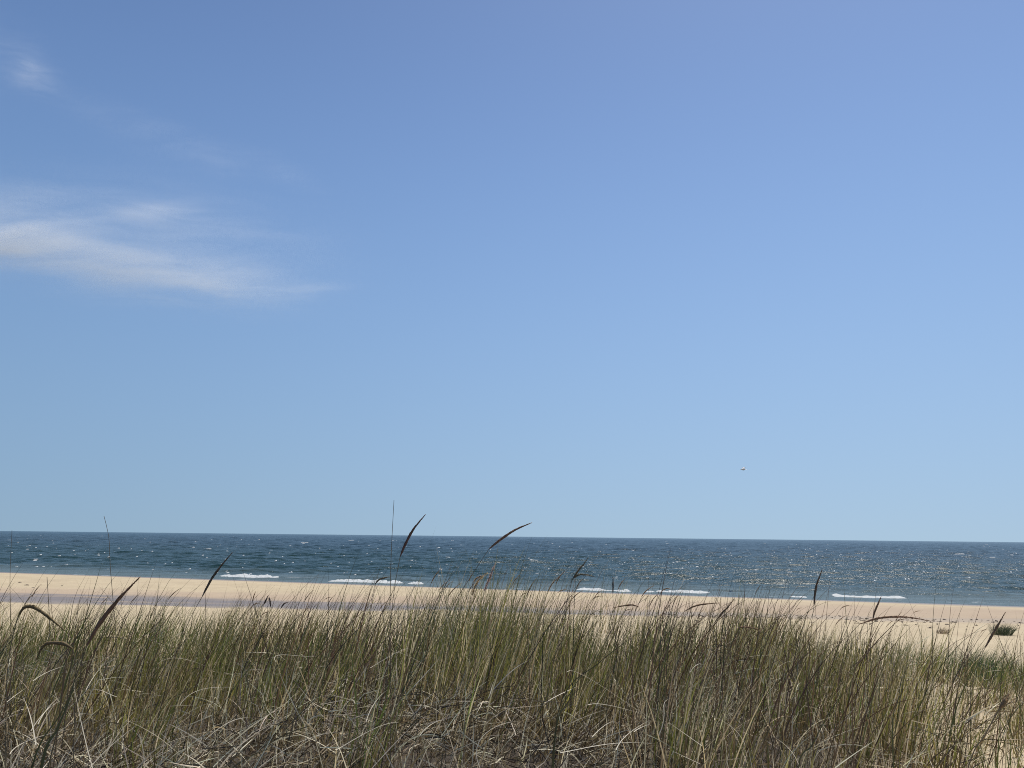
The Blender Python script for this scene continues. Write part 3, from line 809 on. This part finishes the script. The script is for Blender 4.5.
# ------------------------------------------------------------------ the gull
bird_m, t, out = nt("gull_plumage")
at = t.nodes.new("ShaderNodeVertexColor"); at.layer_name = "tint"
bs = t.nodes.new("ShaderNodeBsdfPrincipled"); bs.inputs["Roughness"].default_value = .7
t.links.new(at.outputs[0], bs.inputs["Base Color"]); t.links.new(bs.outputs[0], out.inputs[0])
def gull():
    W = (.80, .80, .78); G = (.42, .44, .47); K = (.04, .04, .045); Ye = (.6, .42, .08)
    V = []; C = []; Fq = []
    ns = 12
    # body lofted from bill (-x) to tail (+x)
    prof = [(-.31, .004, .004, 0, Ye), (-.27, .012, .012, .0, Ye), (-.255, .030, .032, .012, W), (-.22, .042, .045, .018, W), (-.18, .045, .048, .012, W),
            (-.12, .065, .066, 0, W), (-.03, .078, .078, -.01, W), (.08, .066, .062, 0, W), (.16, .045, .036, .012, W), (.20, .055, .014, .02, W), (.30, .085, .005, .022, W)]
    for x_, w_, h_, z_, c_ in prof:
        for j in range(ns):
            a = j / ns * 6.283
            V.append((x_, w_ * math.cos(a), z_ + h_ * math.sin(a)))
            C.append(G if (math.sin(a) > .45 and -.13 < x_ < .14) else c_)
    for i in range(len(prof) - 1):
        for j in range(ns):
            Fq.append((i * ns + j, i * ns + (j + 1) % ns, (i + 1) * ns + (j + 1) % ns, (i + 1) * ns + j))
    # wings: root inside the body, raised to the wrist and drooping to dark tips
    for sgn in (1, -1):
        st = [(.03, -.10, .10, .02, .018, G), (.18, -.12, .11, .10, .014, G), (.34, -.14, .07, .16, .010, G), (.48, -.08, .07, .14, .007, G), (.60, .0, .09, .08, .004, K), (.68, .07, .10, .03, .002, K)]
        b0 = len(V)
        for (yy, xf, xb, zz, th, c_) in st:
            n_ = 8
            for j in range(n_):
                a = j / n_ * 6.283
                cx = (xf + xb) / 2; rx = (xb - xf) / 2
                V.append((cx - rx * math.cos(a), sgn * yy, zz + th * math.sin(a)))
                C.append(c_ if math.sin(a) > -.1 else (W if c_ is G else c_))
        for i in range(len(st) - 1):
            for j in range(8):
                f_ = (b0 + i * 8 + j, b0 + i * 8 + (j + 1) % 8, b0 + (i + 1) * 8 + (j + 1) % 8, b0 + (i + 1) * 8 + j)
                Fq.append(f_ if sgn < 0 else f_[::-1])
        Fq.append((b0 + 40, b0 + 41, b0 + 42, b0 + 43)); Fq.append((b0 + 40, b0 + 43, b0 + 44, b0 + 47)); Fq.append((b0 + 44, b0 + 45, b0 + 46, b0 + 47))
    me = mesh_np("gull", np.array(V), np.array(Fq), colors=np.array(C))
    return me
o = obj("gull", gull(), bird_m); o.location = pt(743.5, 469.5, 78)
o.rotation_euler = (R(14), R(3), R(-24))
tag(o, "small white gull in flight above the horizon at the right", "bird")

# ------------------------------------------------------------------ clouds
def cirrus(name, label, cpx, cpy, wpx, hpx, dist, strokes, dens):
    """a thin sheet of ice cloud: strokes are (u, v, half length, half width, angle deg, weight) in a box of -1..1 by -1..1"""
    c = pt(cpx, cpy, dist)
    rad = (c - Vector((0, 0, EYE))).normalized()
    ez = (up - rad * up.dot(rad)).normalized(); ex = rad.cross(ez).normalized()
    k = (c - Vector((0, 0, EYE))).length / (F * 1.0)
    hw, hh, hd = wpx / 2 * k, hpx / 2 * k, dist * .05
    v = [(sx * hw, sy * hd, sz * hh) for sx in (-1, 1) for sy in (-1, 1) for sz in (-1, 1)]
    f = [(0, 1, 3, 2), (4, 6, 7, 5), (0, 4, 5, 1), (2, 3, 7, 6), (0, 2, 6, 4), (1, 5, 7, 3)]
    me = bpy.data.meshes.new(name); me.from_pydata(v, [], f); me.update()
    m, t, out = nt(name + "_vapour")
    tc = t.nodes.new("ShaderNodeTexCoord")
    pn = mapping(t, tc.outputs["Object"], (1 / hw, 1 / hd, 1 / hh))
    asp = hpx / wpx
    # warp
    nz = t.nodes.new("ShaderNodeTexNoise"); nz.inputs["Scale"].default_value = 2.2; nz.inputs["Detail"].default_value = 5
    t.links.new(mapping(t, pn, (1, .4, 1.0 * asp * 2)), nz.inputs["Vector"])
    wv = t.nodes.new("ShaderNodeVectorMath"); wv.operation = 'MULTIPLY_ADD'
    sb = t.nodes.new("ShaderNodeVectorMath"); sb.operation = 'SUBTRACT'; sb.inputs[1].default_value = (.5, .5, .5)
    t.links.new(nz.outputs["Color"], sb.inputs[0]); t.links.new(sb.outputs[0], wv.inputs[0])
    wv.inputs[1].default_value = (.30, .2, .36); t.links.new(pn, wv.inputs[2])
    sp_ = t.nodes.new("ShaderNodeSeparateXYZ"); t.links.new(wv.outputs[0], sp_.inputs[0])
    su, sv = sp_.outputs[0], sp_.outputs[2]
    tot = None
    for (u_, v_, a_, b_, an, w_) in strokes:
        ca_, sa_ = math.cos(R(an)), math.sin(R(an))
        du = math_node(t, 'SUBTRACT', su, u_); dv = math_node(t, 'MULTIPLY', math_node(t, 'SUBTRACT', sv, v_), asp)
        p_ = math_node(t, 'DIVIDE', math_node(t, 'ADD', math_node(t, 'MULTIPLY', du, ca_), math_node(t, 'MULTIPLY', dv, sa_)), a_)
        q_ = math_node(t, 'DIVIDE', math_node(t, 'SUBTRACT', math_node(t, 'MULTIPLY', dv, ca_), math_node(t, 'MULTIPLY', du, sa_)), b_)
        e_ = math_node(t, 'EXPONENT', math_node(t, 'MULTIPLY', math_node(t, 'ADD', math_node(t, 'MULTIPLY', p_, p_), math_node(t, 'MULTIPLY', q_, q_)), -1.0))
        e_ = math_node(t, 'MULTIPLY', e_, w_)
        tot = e_ if tot is None else math_node(t, 'ADD', tot, e_)
    fil = noise(t, mapping(t, wv.outputs[0], (1.1, .8, 4.2 * asp * 1.6), (0, R(8), 0)), 2.4, 6, .62, .6)
    tot = math_node(t, 'MULTIPLY', tot, maprange(t, fil, .36, .70, .06, 1.55))
    spn = t.nodes.new("ShaderNodeSeparateXYZ"); t.links.new(pn, spn.inputs[0])
    for ax in (0, 1, 2):
        e_ = maprange(t, math_node(t, 'ABSOLUTE', spn.outputs[ax]), .98, .62 if ax != 1 else .2)
        tot = math_node(t, 'MULTIPLY', tot, e_)
    tot = math_node(t, 'MULTIPLY', tot, dens)
    pv = t.nodes.new("ShaderNodeVolumePrincipled")
    pv.inputs["Color"].default_value = (.96, .965, .97, 1); pv.inputs["Anisotropy"].default_value = .25
    t.links.new(tot, pv.inputs["Density"])
    t.links.new(pv.outputs[0], out.inputs["Volume"])
    o = obj(name, me, m)
    o.matrix_world = Matrix.Translation(c) @ Matrix((ex, rad, ez)).transposed().to_4x4()
    return tag(o, label, "cloud", "thin wisps of cloud in the sky")
DST = 4200
cirrus("cirrus_cloud", "long thin wispy white cloud trailing in from the left edge", 150, 240, 560, 190, DST,
       [(-.44, -.03, .20, .048, -4, 1.7), (-.78, .06, .24, .060, -4, 2.0), (-.45, -.12, .28, .055, -8, .75), (-.05, -.26, .26, .070, -8, .80), (.22, -.36, .20, .060, -2, .70), (.50, -.36, .12, .016, 5, .26),
        (-.02, .24, .13, .026, 14, .70), (-.36, .12, .34, .085, 4, .34), (.16, .02, .34, .13, -6, .24)], .0032)
cirrus("cirrus_cloud", "small faint wisp of cloud near the upper left corner", 30, 72, 170, 110, DST,
       [(.02, .0, .17, .13, -30, 1.25), (.30, -.25, .30, .12, -25, .14), (-.2, .25, .30, .24, -40, .28)], .0008)

cirrus("cirrus_cloud", "barely visible veil of thin cloud between the two brighter wisps", 235, 155, 330, 130, DST,
       [(-.10, -.05, .16, .06, -14, .9), (.25, -.15, .20, .06, -20, .7), (-.45, .20, .30, .08, -16, .7)], .00035)

# ------------------------------------------------------------------ light
SUN_AZ, SUN_EL = 31.0, 61.5       # degrees right of the view, degrees up
w = bpy.data.worlds.new("World"); sc.world = w; w.use_nodes = True
t = w.node_tree; t.nodes.clear()
sky = t.nodes.new("ShaderNodeTexSky"); sky.sky_type = 'NISHITA'
sky.sun_disc = False; sky.sun_elevation = R(SUN_EL); sky.sun_rotation = R(SUN_AZ)
sky.altitude = 500; sky.air_density = .86; sky.dust_density = 1.76; sky.ozone_density = 7.2
bg = t.nodes.new("ShaderNodeBackground"); bg.inputs[1].default_value = .1025
wo = t.nodes.new("ShaderNodeOutputWorld")
tc = t.nodes.new("ShaderNodeTexCoord")
vm = t.nodes.new("ShaderNodeVectorMath"); vm.operation = 'MULTIPLY_ADD'
vm.inputs[1].default_value = (1, 1, .281); vm.inputs[2].default_value = (0, 0, .065)
nm = t.nodes.new("ShaderNodeVectorMath"); nm.operation = 'NORMALIZE'
t.links.new(tc.outputs["Generated"], vm.inputs[0]); sx = t.nodes.new("ShaderNodeSeparateXYZ"); t.links.new(tc.outputs["Generated"], sx.inputs[0])
z2 = math_node(t, 'MULTIPLY', sx.outputs[2], sx.outputs[2])
cb = t.nodes.new("ShaderNodeCombineXYZ"); t.links.new(math_node(t, 'MULTIPLY', math_node(t, 'MULTIPLY', z2, z2), 1.1), cb.inputs[2])
ad = t.nodes.new("ShaderNodeVectorMath"); ad.operation = 'ADD'
t.links.new(vm.outputs[0], ad.inputs[0]); t.links.new(cb.outputs[0], ad.inputs[1]); t.links.new(ad.outputs[0], nm.inputs[0]); t.links.new(nm.outputs[0], sky.inputs[0])
tn = t.nodes.new("ShaderNodeVectorMath"); tn.operation = 'MULTIPLY'; tn.inputs[1].default_value = (.975, 1.006, 1.032)
t.links.new(sky.outputs[0], tn.inputs[0]); t.links.new(tn.outputs[0], bg.inputs[0]); t.links.new(bg.outputs[0], wo.inputs[0])
sd = bpy.data.lights.new("sun", 'SUN'); sd.energy = 5.0; sd.angle = R(.53); sd.color = (1.0, .955, .88)
so = bpy.data.objects.new("sun", sd); col.objects.link(so)
to_sun = Vector((math.sin(R(SUN_AZ)) * math.cos(R(SUN_EL)), math.cos(R(SUN_AZ)) * math.cos(R(SUN_EL)), math.sin(R(SUN_EL))))
so.rotation_euler = to_sun.to_track_quat('Z', 'Y').to_euler(); so.location = to_sun * 50

sc.render.engine = 'CYCLES'
sc.view_settings.view_transform = 'Standard'; sc.view_settings.look = 'None'
sc.view_settings.exposure = 0.0; sc.view_settings.gamma = 1.0
sc.cycles.max_bounces = 6; sc.cycles.diffuse_bounces = 3; sc.cycles.glossy_bounces = 3; sc.cycles.transmission_bounces = 4
sc.cycles.transparent_max_bounces = 6; sc.cycles.volume_bounces = 1
sc.cycles.sample_clamp_indirect = 4.0
sc.cycles.filter_width = 1.0
sc.cycles.use_denoising = True
sc.cycles.denoiser = 'OPENIMAGEDENOISE'
sc.cycles.denoising_input_passes = 'RGB_ALBEDO_NORMAL'
sc.cycles.denoising_prefilter = 'NONE'
